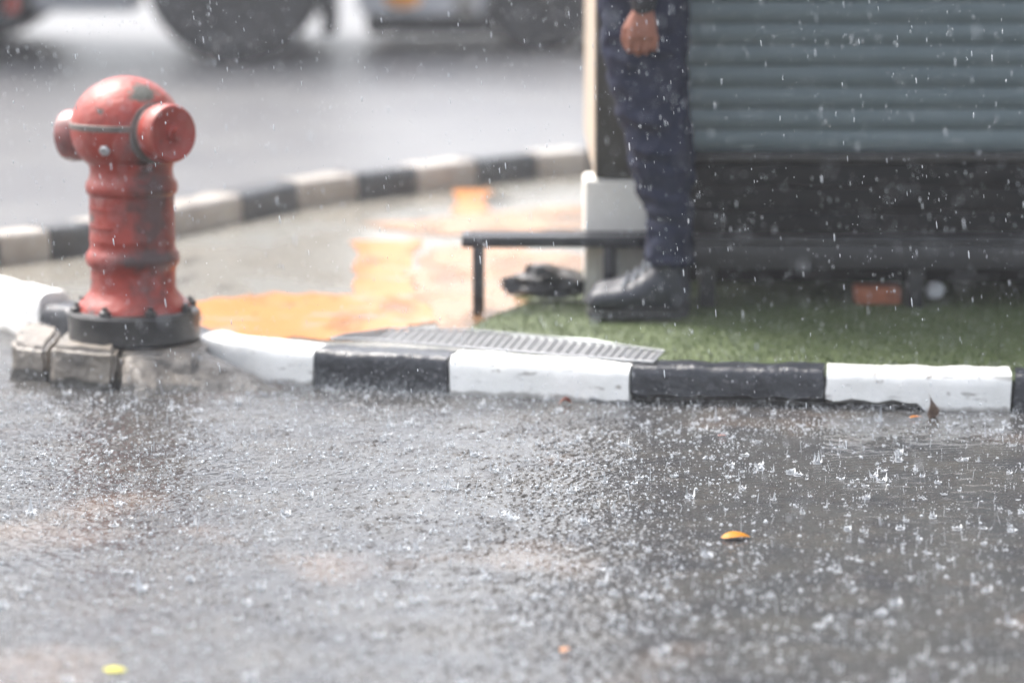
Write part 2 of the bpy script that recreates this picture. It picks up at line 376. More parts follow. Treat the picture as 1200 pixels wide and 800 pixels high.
def kerb_block(path, a, b, z0, z1, width, mat, label, group, gap=.004, round_=.02, wob=.003, seed=0, under=None, cat='kerb block'):
    n = 15; pts = resample(path, a, b, n)
    bm = BM(); rings = []
    for k, p in enumerate(pts):
        t = (pts[min(k+1,n-1)]-pts[max(k-1,0)]); t.z = 0; t.normalize()
        nrm = Vector((-t.y, t.x, 0))
        if nrm.y < 0: nrm = -nrm                     # pointing back, away from the camera
        if path is not near: pass
        q = p + t*(gap if k == 0 else (-gap if k == n-1 else 0))
        zb = z0
        if under and under[0] <= k/(n-1) <= under[1]: zb = z0+under[2]+.004*math.sin(k*2.3)
        prof = [(0,zb),(.002,(z1+zb)/2),(0.004,z1-round_),(round_*.35+.004,z1-round_*.3),(round_+.004,z1),(width/2,z1+.002),(width-round_,z1),(width,z1-round_),(width,z0)]
        rings.append([bm.verts.new(q+nrm*d+Vector((0,0,z-p.z))) for d, z in prof])
    m = len(rings[0])
    for A, B in zip(rings, rings[1:]):
        for k in range(m): bm.faces.new((A[k], A[(k+1)%m], B[(k+1)%m], B[k]))
    bm.faces.new(rings[0]); bm.faces.new(rings[-1][::-1])
    bmesh.ops.subdivide_edges(bm, edges=bm.edges, cuts=1, use_grid_fill=True)
    jitter(bm, wob, 14, seed); jitter(bm, wob*.55, 45, seed); jitter(bm, .0012, 130, seed)
    o = finish('kerb_block', bm, mat, angle=50)
    return tag(o, label, cat, group)
cuts = [1430,1187,967,738,525,367,226]
g = 'painted kerb blocks along the near edge of the pavement'
cp = along(near, cuts)
nl = [near[12].lerp(near[11], .3), P(25,354,KH), near[15]]
segs = [(near[0],cp[0],'kerb_white','white kerb block furthest right along the near kerb',None),
 (cp[0],cp[1],'kerb_black','black kerb block cut by the right edge of the photo',None),
 (cp[1],cp[2],'kerb_white','white kerb block at the right with a brown dead leaf propped against it',(.47,1,.043)),
 (cp[2],cp[3],'kerb_black','smooth black kerb block in front of the green turf, open underneath',(0,1,.046)),
 (cp[3],cp[4],'kerb_white','white kerb block before the grey grating, small rusty leaf at its foot',(0,.24,.03)),
 (cp[4],cp[5],'kerb_black','rough black kerb block between two white ones, near end of the grating',None),
 (cp[5],cp[6],'kerb_white','white kerb block just right of the red hydrant',None),
 (cp[6],near[12],'kerb_black','black kerb block behind the hydrant base',None),
 (near[12],P(45,357,KH),'kerb_black','rounded black kerb block just left of the hydrant plate',None),
 (P(45,357,KH),near[15],'kerb_white','bright white kerb block at the left edge of the photo',None)]
for k,(a,b,mt,lab,un) in enumerate(segs): kerb_block(near,a,b,-.01,KH if k != 9 else KH+.030,.125,M[mt],lab,g,seed=k*3.1,under=un,wob=.004 if mt=='kerb_white' else .005)
# mortar bed behind the undercut blocks
bm = BM()
pp = resample(near, cp[1], cp[4], 24); pts = [(p.x,p.y+.05) for p in pp]+[(p.x,p.y+.09) for p in pp[::-1]]
add_prism(bm, pts, -.01, KH-.03); tag(finish('kerb_bed', bm, M['mortar'], smooth=False), kind='structure')

g = 'painted kerb blocks along the far edge of the pavement'
fp = along(far, [0,60,112,205,285,350,420,490,560,630,690,760,830])
fl = ['white far kerb block left of the hydrant','black far kerb block seen just left of the hydrant body','pale far kerb block hidden behind the hydrant','white far kerb block emerging right of the hydrant',
 'black far kerb block, first dark one right of the hydrant','pale far kerb block between the first and second dark ones','black far kerb block above the gap in the orange paint','beige far kerb block between two dark ones near the kiosk','darkest black far kerb block, second from the kiosk edge','grey-white far kerb block touching the kiosk edge','black far kerb block behind the kiosk corner','white far kerb block behind the kiosk']
fm = [0,1,0,0,1,0,1,0,1,0,1,0]
kerb_block(far, far[0], fp[0], .0, .15, .14, M['kerb_far_black'], 'dark far kerb block at the left tip of the pavement', g, seed=40)
for k in range(12): kerb_block(far, fp[k], fp[k+1], .0, .15, .14, M['kerb_far_black' if fm[k] else 'kerb_far_white'], fl[k], g, seed=41+k)

# ------------------------------------------------------------------ turf, board, grating
tp = pk(((546,388),(575,372),(600,362),(628,350),(602,342),(640,322),(700,318),(1450,318)),TZ-.02)
back = [Vector((p.x,p.y+.008,0)) for p in resample(nb, P(1430,434,KH), P(548,409,KH), 22)]
tpoly = [(p.x,p.y) for p in tp]+[(p.x,p.y) for p in back]
bm = BM(); add_prism(bm, tpoly, PZ, TZ-.018)
turf = tag(finish('turf', bm, M['turf'], smooth=False), kind='stuff')
def inside(x, y, pl):
    c = False; j = len(pl)-1
    for i in range(len(pl)):
        if (pl[i][1] > y) != (pl[j][1] > y) and x < (pl[j][0]-pl[i][0])*(y-pl[i][1])/(pl[j][1]-pl[i][1])+pl[i][0]: c = not c
        j = i
    return c
xa = min(p[0] for p in tpoly); xb = max(p[0] for p in tpoly); ya = min(p[1] for p in tpoly); yb = max(p[1] for p in tpoly)
V = []; n_ = 0
while n_ < 30000:
    x = random.uniform(xa, min(xb,1.95)); y = random.uniform(ya, yb)
    if not inside(x, y, tpoly): continue
    n_ += 1; a = random.uniform(0, 6.28); h = random.uniform(.005,.014); l = random.uniform(0,.012); b = random.uniform(0,6.28)
    dx_, dy_ = .0022*math.cos(a), .0022*math.sin(a)
    V += [(x-dx_,y-dy_,TZ-.019),(x+dx_,y+dy_,TZ-.019),(x+l*math.cos(b),y+l*math.sin(b),TZ-.019+h)]
V = np.array(V); tb = np_mesh('grass', V, np.arange(len(V)).reshape(-1,3), M['turf_blade']); tag(tb, kind='stuff')

# white board lying between grating and turf
bm = BM()
b4 = pk(((588,401),(602,390),(692,395),(732,402),(728,409),(640,408)), TZ)
add_prism(bm, [(p.x,p.y) for p in b4], PZ+.004, TZ-.004); bmesh.ops.bevel(bm, geom=bm.edges[:], offset=.003, segments=1, affect='EDGES')
tag(finish('board', bm, M['board']), 'flat white board lying on the turf behind the grey grating', 'board')

# ribbed metal grating lying on the kerb top
gt = thing('drain_grating', 'long grey ribbed metal grating lying tilted on the kerb behind black and white blocks', 'grating', P(600,410,KH))
gf = [P(x,y,KH+.008) for x,y in ((388,396),(440,398),(525,405),(600,411),(690,418),(765,424))]
gb = [Vector((p.x+.035,p.y+d,p.z+.004)) for p,d in zip(gf,(.03,.17,.25,.24,.20,.15))]
bm = BM()
for A in (gf, gb):
    for a, b in zip(A, A[1:]): add_loft(bm, [(a,.003,.003,(0,1,0),(0,0,1)),(b,.003,.003,(0,1,0),(0,0,1))], 8)
a,b = gf[0],gb[0]; add_loft(bm, [(a,.003,.003,(1,0,0),(0,0,1)),(b,.003,.003,(1,0,0),(0,0,1))], 8)
a,b = gf[-1],gb[-1]; add_loft(bm, [(a,.003,.003,(1,0,0),(0,0,1)),(b,.003,.003,(1,0,0),(0,0,1))], 8)
finish('frame', bm, M['grate'], gt)
bm = BM()
def lerp_path(path, t):
    s = t*(len(path)-1); i = min(int(s), len(path)-2); return path[i].lerp(path[i+1], s-i)
rows = []
for k in range(241):
    t = k/240; a = lerp_path(gf,t); b = lerp_path(gb,t); dz = .0026*math.sin(k*2*math.pi/6)
    rows.append((bm.verts.new(a+Vector((0,.004,dz-.003))), bm.verts.new(b+Vector((0,-.004,dz-.003)))))
for A, B in zip(rows, rows[1:]): bm.faces.new((A[0],B[0],B[1],A[1]))
bmesh.ops.solidify(bm, geom=bm.faces[:], thickness=.003)
finish('ribbed_plate', bm, M['grate'], gt, smooth=False)

# ------------------------------------------------------------------ hydrant on its concrete plinth
HC = Vector((Q(157,372,9.15).x, 9.15, 0)); HX = HC.x
pl = thing('concrete_plinth', 'cracked grey concrete plinth in front of the kerb carrying the red hydrant', 'plinth', (HX,9.1,0))
def slab(px_top, zt, zb, front_out, seed, name='concrete_block', mat='concrete'):
    """px_top: outline of the top in the photo; the front edge leans out towards the road"""
    bm = BM(); top = [P(x,y,zt) for x,y in px_top]; n = len(top)
    c = sum(top, Vector())/n
    A = [bm.verts.new(p) for p in top]
    B = [bm.verts.new(Vector((p.x+(p.x-c.x)*.05, p.y-(front_out if p.y < c.y else -.02), zb))) for p in top]
    for k in range(n): bm.faces.new((A[k],A[(k+1)%n],B[(k+1)%n],B[k]))
    bm.faces.new(A); bm.faces.new(B[::-1])
    bmesh.ops.bevel(bm, geom=[e for e in bm.edges if max(v.co.z for v in e.verts) > zb+.01], offset=.014, segments=3, affect='EDGES')
    bmesh.ops.subdivide_edges(bm, edges=[e for e in bm.edges if e.calc_length() > .03], cuts=3, use_grid_fill=True)
    jitter(bm, .011, 10, seed); jitter(bm, .005, 32, seed+5)
    return finish(name, bm, M[mat], pl, angle=60)
over(M['concrete'], (.045,.042,.038), waterline(.035,.07))
slab(((11,402),(57,405),(72,384),(40,376),(20,384)), .105, -.01, .03, 1)
slab(((59,406),(133,410),(150,392),(130,375),(75,384)), .118, -.01, .02, 4)
slab(((137,414),(230,414),(242,400),(235,372),(130,372),(152,392)), .105, -.01, .035, 9)
bm = BM(); n = 14; rows = []
for k in range(n+1):
    f = k/n
    A = P(150,416,.10).lerp(P(238,410,.095), min(1,f*2)) if f < .5 else P(238,410,.095).lerp(P(338,461,.0), f*2-1)
    B = P(140,470,0).lerp(P(322,466,0), f); B.z = -.012
    row = [bm.verts.new(A.lerp(B, g_/6)+Vector((0,0,.018*math.sin(math.pi*g_/6)))) for g_ in range(7)]
    row.append(bm.verts.new((B.x,B.y,-.03))); row.append(bm.verts.new((A.x,A.y+.03,-.03))); rows.append(row)
for A, B in zip(rows, rows[1:]):
    for k in range(9): bm.faces.new((A[k],A[(k+1)%9],B[(k+1)%9],B[k]))
bm.faces.new(rows[0]); bm.faces.new(rows[-1][::-1])
bmesh.ops.subdivide_edges(bm, edges=bm.edges[:], cuts=1, use_grid_fill=True); jitter(bm, .009, 14, 3); jitter(bm, .005, 40, 6)
finish('mortar_skirt', bm, M['concrete'], pl, angle=60)

hy = thing('fire_hydrant', 'red pillar fire hydrant with two capped outlets on a black base plate', 'fire hydrant', (HX,9.15,.118))
bm = BM()
add_lathe(bm, [(0,.108),(.150,.108),(.176,.109),(.180,.116),(.178,.15),(.181,.182),(.176,.190),(.150,.194),(0,.194)], (HX,9.15,0), seg=16); 
jitter(bm, .002, 15)
finish('base_plate', bm, M['iron'], hy, angle=30)
for k in range(8):
    a = R(22.5+45*k); bm = BM(); o = (HX+.160*math.cos(a), 9.15+.160*math.sin(a), .191)
    add_lathe(bm, [(0,0),(.016,0),(.016,.012),(.012,.015),(0,.015)], o, seg=6); add_lathe(bm, [(0,.012),(.008,.012),(.008,.024),(0,.026)], o, seg=10)
    finish('bolt', bm, M['iron'], hy)
zy = lambda y: Q(157,y,9.15).z
rp = lambda w: w/437.0
def S_(y, w): return (rp(w), zy(y))
prof = [(0,.192),(.155,.192),S_(358,67),S_(353,63.5),S_(347,57.5),S_(341,52.5),S_(336,50.5),S_(318,50.2),S_(312,51),S_(308,54.5),S_(303,55.5),S_(297,55.2),S_(293,52),S_(290,50.5),
        S_(282,50.3),S_(279,51.4),S_(276,50.3),S_(240,50.2),S_(228,50.2),S_(225,53.5),S_(219,54.6),S_(213,53.6),S_(209,50.5),S_(203,49),S_(196,49),S_(188,52),(0,zy(186))]
bm = BM(); add_lathe(bm, prof, (HX,9.15,0), seg=64)
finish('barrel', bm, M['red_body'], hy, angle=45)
HZ = zy(150); HXc = HX-.012
bm = BM(); add_ellipsoid(bm, (HXc,9.15,HZ), (.150,.150,.140), sub=5)
for v in bm.verts:     # a flatter belly and a slightly shouldered dome
    dz = (v.co.z-HZ)/.14
    if dz < -.55: v.co.z = HZ+.14*(-.55+(dz+.55)*.8)
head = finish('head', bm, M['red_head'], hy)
# belt round the head
bm = BM(); add_lathe(bm, [(.1485,-.009),(.1525,-.007),(.1525,.007),(.1485,.009)], (HXc,9.15,HZ+.010), seg=64, closed=False)
finish('seam_band', bm, M['groove'], hy)
bm = BM(); d = Vector((-.29,-.957,0)); o = Vector((HXc,9.15,HZ-.045))+d*.138
add_lathe(bm, [(0,0),(.015,0),(.015,.012),(.011,.016),(0,.016)], o, d+Vector((0,0,-.25)), seg=6); finish('bolt', bm, M['steel'], hy)
# little plate ridges on the barrel
for z in (zy(241), zy(263)):
    bm = BM()
    for k in range(12):
        a0 = R(200+k*4.2); a1 = R(200+(k+1)*4.2); r0 = rp(50.2)
        pts = []
        for a, rr in ((a0,r0-.001),(a0,r0+.004),(a1,r0+.004),(a1,r0-.001)): pts.append((HX+rr*math.cos(a), 9.15+rr*math.sin(a)))
        add_prism(bm, pts, z-.004, z+.004)
    bmesh.ops.remove_doubles(bm, verts=bm.verts, dist=.0002)
    finish('raised_rib', bm, M['red_body'], hy)
def outlet(direction, reach, rc, capm):
    d = Vector(direction).normalized(); o = Vector((HXc,9.15,HZ-.012))
    bm = BM(); add_lathe(bm, [(.0,.08),(rc*.88,.085),(rc*.90,reach-.095),(rc*1.05,reach-.092),(rc*1.05,reach-.080),(rc*.92,reach-.077),(rc*.90,reach-.058),(0,reach-.058)], o, d, seg=48)
    n = finish('outlet', bm, M['groove'], hy, angle=35)
    bm = BM(); add_lathe(bm, [(0,reach-.060),(rc*.97,reach-.060),(rc*1.0,reach-.055),(rc*1.0,reach-.012),(rc*.95,reach-.002),(rc*.86,reach),(rc*.80,reach-.003),(rc*.3,reach-.002),(0,reach-.002)], o, d, seg=48)
    c = finish('outlet_cap', bm, capm, hy, angle=35)
    x, y, a = frame_of(d)
    bm = BM()
    Mx = Matrix((( x.x,y.x,a.x,0),(x.y,y.y,a.y,0),(x.z,y.z,a.z,0),(0,0,0,1)))
    add_lathe(bm, [(0,0),(.026,0),(.024,.010),(.014,.014),(.014,.026),(0,.028)], o+d*(reach-.004), d, seg=24)
    l = finish('cap_nut', bm, capm, hy)
    return n
outlet((math.sin(R(43)), -math.cos(R(43)), .06), .212, .0785, M['red'])
outlet((-.90,.43,-.09), .190, .071, M['red_pale'])
# stains with a shape of their own (object coordinates: origin at the hydrant's foot)
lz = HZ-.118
over(M['red_head'], (.045,.045,.034), blob_mask((.045,-.085,lz+.104), (.034,.05,.026), .5, 1.0, 45))
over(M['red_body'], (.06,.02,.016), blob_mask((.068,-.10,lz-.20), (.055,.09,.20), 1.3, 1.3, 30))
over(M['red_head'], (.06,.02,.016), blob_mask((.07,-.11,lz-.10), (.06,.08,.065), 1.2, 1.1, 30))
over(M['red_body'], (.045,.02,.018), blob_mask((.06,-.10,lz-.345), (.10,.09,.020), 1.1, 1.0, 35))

# ------------------------------------------------------------------ kiosk, step, bench
KY = 10.05
kx = Q(697,100,KY).x
kz = Q(697,208,KY).z
kd = 1.4; kr = 2.9
ki = thing('kiosk', 'dark kiosk with closed blue-grey roller shutter raised on a pale block', 'kiosk', (kx,KY,.05))
bm = BM(); add_box(bm, (kx,KY+.004,kz),(kx+.035,KY+kd,2.55)); finish('side_wall', bm, M['kiosk_side'], ki, smooth=False)
bm = BM(); add_box(bm, (kx+.04,KY+kd-.04,kz),(kr,KY+kd,2.55)); finish('back_wall', bm, M['kiosk_side'], ki, smooth=False)
bm = BM(); add_box(bm, (kr-.04,KY+.004,kz),(kr,KY+kd-.045,2.55)); finish('side_wall', bm, M['kiosk_side'], ki, smooth=False)
bm = BM(); add_box(bm, (kx+.003,KY-.03,kz),(kx+.17,KY+.002,2.55),.004)
add_box(bm, (kx+.05,KY-.036,kz+.03),(kx+.14,KY-.0305,1.2),.002)
finish('front_post', bm, M['kiosk_dark'], ki)
bm = BM(); add_box(bm, (kx-.06,KY-.04,2.553),(kr+.06,KY+kd+.06,2.62),.01); finish('roof', bm, M['kiosk_roof'], ki)
bm = BM()
A = [(kx+.0,KY-.042,2.50),(kr,KY-.042,2.50),(kr,KY-.75,2.28),(kx+.0,KY-.75,2.28)]
va = [bm.verts.new(p) for p in A]; bm.faces.new(va); bmesh.ops.solidify(bm, geom=bm.faces[:], thickness=.02)
finish('added_awning', bm, M['kiosk_roof'], ki, smooth=False)  # unseen awning, added to shade the turf and the shutter
# corrugated shutter
sz0 = Q(900,178,KY).z; per = 25.0/(F/KY)
sx0, sx1 = kx+.174, kr-.045
bm = BM(); prof = []
z = sz0; 
while z < 2.35:
    for t in (0,.08,.16,.26,.38,.5,.62,.74,.84,.92):
        dep = .0105*(.5-.5*math.cos(2*math.pi*t))**.42
        prof.append((KY+.004-dep, z+t*per))
    z += per
cols = [sx0+(sx1-sx0)*k/8 for k in range(9)]
grid = [[bm.verts.new((x, y, zz)) for x in cols] for y, zz in prof]
for A, B in zip(grid, grid[1:]):
    for k in range(8): bm.faces.new((A[k],A[k+1],B[k+1],B[k]))
bmesh.ops.solidify(bm, geom=bm.faces[:], thickness=.002)
finish('roller_shutter', bm, M['shutter'], ki, angle=30)
bm = BM(); add_box(bm, (sx0,KY-.022,sz0-.028),(sx1,KY+.012,sz0-.002),.004); finish('shutter_rail', bm, M['iron'], ki)
bm = BM()
zz = .30; hgt = (sz0-.032-.205)/4
for k in range(4): add_box(bm, (kx+.174,KY-.006+.0015*(k%2),.205+k*hgt),(kr-.045,KY+.02,.205+(k+1)*hgt-.005),.003)
finish('skirt_panel', bm, M['skirt'], ki)
bm = BM(); add_box(bm, (kx+.3,KY+.40,.04),(kr-.05,KY+.45,.44)); finish('base_wall', bm, M['skirt'], ki, smooth=False)
bm = BM(); add_box(bm, (kx+.04,KY+.03,kz),(kr-.05,KY+kd-.05,kz+.03)); finish('kiosk_floor', bm, M['skirt'], ki, smooth=False)

bx0 = Q(685,240,10.02).x; bx1 = Q(759,240,10.02).x
bm = BM(); add_box(bm, (bx0,KY-.03,PZ),(bx1,KY+.17,kz-.002),.012,3); jitter(bm,.003,12)
tag(finish('support_block', bm, M['block']), 'pale square block propping up the left corner of the kiosk', 'block')

BY = 9.90; bz = Q(560,277,BY).z
be = thing('low_bench', 'low black steel bench frame on thin legs left of the person', 'bench', (Q(600,300,BY).x,BY,PZ))
l, r = Q(541,280,BY).x, Q(785,280,BY).x
bm = BM(); add_box(bm, (l,BY,bz-.034),(r,BY+.028,bz),.003); add_box(bm, (l,BY+.03,bz-.034),(l+.028,BY+.10,bz),.003); add_box(bm, (l,BY+.102,bz-.034),(r,BY+.125,bz),.003)
finish('seat_frame', bm, M['bench'], be)
bm = BM(); add_box(bm, (l+.03,BY+.03,bz-.012),(r,BY+.10,bz-.004),.002); finish('seat', bm, M['bench'], be)
for px, dyy in ((559,.002),(562,.103),(712,.002),(716,.103)):
    x = Q(px,300,BY).x
    bm = BM(); add_box(bm, (x-.013,BY+dyy,PZ if px < 600 else TZ-.02),(x+.013,BY+dyy+.022,bz-.035),.002); finish('leg', bm, M['bench'], be)
st = thing('wooden_step', 'long dark step with deep front board under the roller shutter', 'step', (1.2,BY,PZ))
l2, r2 = Q(790,280,BY).x, kr-.1
z1 = Q(900,283,BY).z; z0 = Q(900,315,BY).z
bm = BM(); add_box(bm, (l2,BY,z0),(r2,BY+.024,z1-.010),.003); finish('front_board', bm, M['step'], st)
bm = BM(); add_box(bm, (l2-.01,BY-.008,z1-.008),(r2,BY+.135,z1+.008),.003); finish('tread', bm, M['step'], st)
for px in (830,1075,1330):
    x = Q(px,330,BY).x
    bm = BM(); add_box(bm, (x-.024,BY+.03,TZ-.02),(x+.024,BY+.075,z1-.011),.003); finish('leg', bm, M['step'], st)
# things under bench and step
def lump(name, c, s, seed, mat, label, cat, amp=.25):
    bm = BM(); add_ellipsoid(bm, (0,0,0), (1,1,1), sub=4)
    for v in bm.verts:
        n = mnoise.noise(v.co*2.2+Vector((seed,)*3))*amp*1.6+mnoise.noise(v.co*6+Vector((seed,)*3))*amp*.5
        v.co *= 1+n
        if v.co.z < -.75: v.co.z = -.75
        v.co = Vector((c[0]+v.co.x*s[0], c[1]+v.co.y*s[1], c[2]+v.co.z*s[2]))
    return tag(finish(name, bm, mat), label, cat)
c = Q(645,318,9.99); lump('crumpled_bag', (c.x,10.06,TZ+.035), (.125,.055,.050), 3, M['sack'], 'black crumpled plastic bag lying under the low bench', 'bag', .3)
c = Q(1096,341,10.0); lump('paper_wad', (c.x,10.01,TZ+.02), (.026,.022,.026), 8, M['paper'], 'small white crumpled paper under the dark step', 'paper', .3)
c = Q(1028,345,10.03); bm = BM(); add_box(bm, (c.x-.068,9.99,TZ-.018),(c.x+.068,10.08,TZ+.036),.006); jitter(bm,.003,25)
tag(finish('brick', bm, M['brick']), 'orange clay brick on the turf under the dark step', 'brick')

# ------------------------------------------------------------------ person
PD = 9.70
pe = thing('person', 'person in navy trousers and dark boots standing in front of the kiosk', 'person', (Q(775,366,PD).x,PD+.07,TZ))
U, Vv = Vector((1,0,0)), Vector((0,1,0))
def leg_loft(bm, D, shift, rows, top_extra=True):
    secs = []
    for y, xl, xr in rows:
        a, b = Q(xl,y,D), Q(xr,y,D); c = (a+b)/2; w = (b.x-a.x)/2
        secs.append((Vector((c.x+shift, D, c.z)), w, min(w*.95,.088), U, Vv))
    add_loft(bm, secs, 24)
rows = [(-75,697,806),(-40,698,806),(0,701,804),(40,703,803),(80,708,803),(120,719,804),(150,728,806),(168,732,808),(182,735,811),(196,738,806),(212,743,811),(226,749,806),(242,753,810),(256,757,806),(270,758,809),(284,760,806),(300,757,808),(312,759,807)]
bm = BM(); leg_loft(bm, PD-.005, 0, rows); leg_loft(bm, PD+.135, .012, rows)
for y0_, y1_, xl_, xr_ in ((128,150,722,800),(166,178,732,806),(188,204,737,805),(206,196,742,806),(222,238,748,803),(244,252,753,806),(262,274,758,806),(282,288,760,804),(300,306,759,806),(60,84,708,780),(30,70,712,800)):
    pts_ = []
    for k in range(7):
        f = k/6; q = Q(xl_+(xr_-xl_)*f, y0_+(y1_-y0_)*f, PD); w_ = (Q(xr_,0,PD).x-Q(xl_,0,PD).x)/2
        pts_.append(((q.x, PD-.005-min(w_*.95,.088)*math.sqrt(max(0,1-(2*f-1)**2))+.004, q.z+random.uniform(-.004,.004)), .009+.011*math.sin(math.pi*f)))
    add_chain(bm, pts_, 8)
hip = Q(752,-70,PD).z
add_ellipsoid(bm, (Q(752,-70,PD).x-.005, PD+.07, hip-.02), (.125,.17,.13))
add_ellipsoid(bm, (Q(752,-70,PD).x, PD+.07, hip+.09), (.118,.165,.07))
tr = finish('trousers', bm, M['navy'], pe); remesh(tr, .009, 5); wrinkle(tr, .055, .030)
hx = Q(752,-70,PD).x
bm = BM()
ts = [(hip+.07,.118,.165,0),(hip+.18,.118,.160,.002),(hip+.32,.122,.18,-.004),(hip+.44,.125,.205,-.004),(hip+.51,.11,.20,0),(hip+.56,.075,.12,.008),(hip+.59,.058,.062,.008)]
add_loft(bm, [(Vector((hx+sx, PD+.07, z)), a, b, U, Vv) for z,a,b,sx in ts], 28)
wr = Q(754,10,9.5)
sh_z = hip+.50
for sgn in (-1,1):
    y0 = PD+.07+sgn*.185; y1 = PD+.07+sgn*.245
    add_chain(bm, [((hx,y0,sh_z),.062),((hx+.012,y0+sgn*.03,sh_z-.16),.055),((hx+.02,y1,sh_z-.30),.047),((wr.x+.004,y1+sgn*.0,wr.z+.10),.042),((wr.x,y1,wr.z+.008),.037)])
shirt = finish('shirt', bm, M['shirt'], pe); remesh(shirt, .010, 4); wrinkle(shirt, .06, .012)
# body: hands, neck and head in one skin
bm = BM()
for sgn in (-1,1):
    y1 = PD+.07+sgn*.245; w0 = Vector((wr.x,y1,wr.z)); inn = -sgn     # palm towards the thigh
    add_chain(bm, [((hx+.012,PD+.07+sgn*.2,sh_z-.1),.04),((hx+.018,y1,sh_z-.30),.034),((wr.x+.002,y1,wr.z+.03),.026),(w0,.024)])
    add_loft(bm, [(w0+Vector((0,0,.012)),.026,.020,U,Vv),(w0+Vector((-.001,0,-.02)),.034,.021,U,Vv),(w0+Vector((-.002,0,-.055)),.042,.021,U,Vv),(w0+Vector((-.002,0,-.085)),.042,.018,U,Vv)], 18)
    for k in range(4):
        fx = -.035+.0235*k; ln = (.030,.035,.033,.027)[k]; r = (.0095,.010,.0095,.0085)[k]
        b0 = w0+Vector((fx,0,-.082)); p1 = b0+Vector((-.003,inn*.006,-ln)); p2 = p1+Vector((.002,inn*.020,-ln*.35)); p3 = p2+Vector((.004,inn*.016,ln*.35))
        add_chain(bm, [(b0,r*1.15),(p1,r*1.02),(p2,r*.95),(p3,r*.85)], 10)
    t0 = w0+Vector((-.026,inn*.008,-.030)); t1 = t0+Vector((-.020,inn*.008,-.030)); t2 = t1+Vector((-.004,inn*.010,-.030)); t3 = t2+Vector((.006,inn*.010,-.020))
    add_chain(bm, [(t0,.016),(t1,.0125),(t2,.0115),(t3,.010)], 10)
add_chain(bm, [((hx+.005,PD+.07,hip+.50),.062),((hx-.002,PD+.07,hip+.66),.056)])
hc = Vector((hx-.012,PD+.07,hip+.755))
add_ellipsoid(bm, hc+Vector((.012,0,.022)), (.098,.077,.100)); add_ellipsoid(bm, hc+Vector((-.030,0,-.040)), (.066,.060,.085))
add_ellipsoid(bm, hc+Vector((-.050,0,-.098)), (.034,.036,.028))
add_chain(bm, [(hc+Vector((-.088,0,.012)),.010),(hc+Vector((-.112,0,-.028)),.014)]); add_ellipsoid(bm, hc+Vector((-.088,0,-.066)), (.014,.026,.010))
for sgn in (-1,1): add_ellipsoid(bm, hc+Vector((.010,sgn*.078,-.010)), (.018,.010,.032)); 
body = finish('body', bm, M['skin'], pe); remesh(body, .0040, 2)
bm = BM(); add_ellipsoid(bm, hc+Vector((.022,0,.034)), (.102,.084,.102)); 
for v in bm.verts:
    if v.co.x < hc.x-.060: v.co.x = hc.x-.060
    if v.co.z < hc.z-.04: v.co.z = hc.z-.04
finish('hair', bm, M['hair'], pe)
for sgn in (-1,1):
    bm = BM(); add_ellipsoid(bm, hc+Vector((-.082,sgn*.031,.008)), (.012,.013,.010), sub=2); finish('eye', bm, M['eye'], pe)
def boot(D, shift, gz):
    h = Q(806,366,PD).x+shift; t = Q(689,366,PD).x+shift; ln = h-t
    bm = BM()
    prof = [(.02,.056,.034,.036),(.10,.068,.044,.040),(.25,.074,.050,.050),(.42,.088,.053,.062),(.56,.110,.050,.080),(.68,.140,.046,.110),(.80,.150,.042,.140),(.93,.150,.040,.140)]
    secs = []
    for f, hh, hw, _ in prof:
        secs.append((Vector((t+ln*f, D, gz+.018+hh/2)), hh/2, hw, Vector((0,0,1)), Vv))
    add_loft(bm, secs, 20)
    add_ellipsoid(bm, (t+ln*.10,D,gz+.045), (.034,.040,.030)); add_ellipsoid(bm, (t+ln*.90,D,gz+.06), (.034,.037,.05))
    add_loft(bm, [(Vector((t+ln*.80,D,gz+.10)),.054,.044,U,Vv),(Vector((t+ln*.81,D,gz+.20)),.050,.046,U,Vv)], 20)
    o = finish('boot', bm, M['boot'], pe); remesh(o, .006, 4)
    bm = BM(); pts = []
    for k in range(36):
        a = 2*math.pi*k/36; cx, sy = math.cos(a), math.sin(a)
        wd = .047 if cx < 0 else .040
        pts.append((t+ln/2+(ln/2+.004)*math.copysign(abs(cx)**.75,cx), D+wd*math.copysign(abs(sy)**.8,sy)))
    add_prism(bm, pts, gz, gz+.026); bmesh.ops.bevel(bm, geom=bm.edges[:], offset=.003, segments=1, affect='EDGES')
    finish('sole', bm, M['sole'], o)
    for k in range(4):
        f = .34+.085*k; hh = (.084,.098,.118,.142)[k]
        bm = BM(); add_loft(bm, [(Vector((t+ln*f+.012*i_/3, D-.03+.06*i_/6-.012, gz+.026+hh-.004*abs(i_-3)**1.3)),.0045,.004,U,Vector((0,0,1))) for i_ in range(7)], 8); finish('lace', bm, M['lace'], o)
boot(PD-.005, 0, TZ-.008); boot(PD+.135, .012, TZ-.008)

# ------------------------------------------------------------------ vehicles on the far road
def wheel(parent, x, y, r, w, side=-1):
    bm = BM(); ax = (0,side,0)
    add_lathe(bm, [(r*.58,0),(r*.90,-.005),(r*.985,w*.12),(r,w*.3),(r,w*.7),(r*.985,w*.88),(r*.9,w),(r*.58,w)], (x,y-side*w/2,r), ax, seg=40, closed=False)
    wh = finish('wheel', bm, M['tyre'], parent)
    bm = BM(); add_lathe(bm, [(r*.58,w*.9),(r*.54,w*.8),(r*.30,w*.72),(r*.26,w*.86),(r*.12,w*.9),(0,w*.9)], (x,y-side*w/2,r), ax, seg=32, closed=False); add_lathe(bm, [(r*.585,.01),(r*.585,w*.9)], (x,y-side*w/2,r), ax, seg=32, closed=False)
    rim = finish('rim', bm, M['rim'], wh)
    return wh
TD = 19.6
tk = thing('lorry', 'grey lorry with large dark wheels on the far side of the wet road', 'lorry', (-4.5,TD+1.2,0))
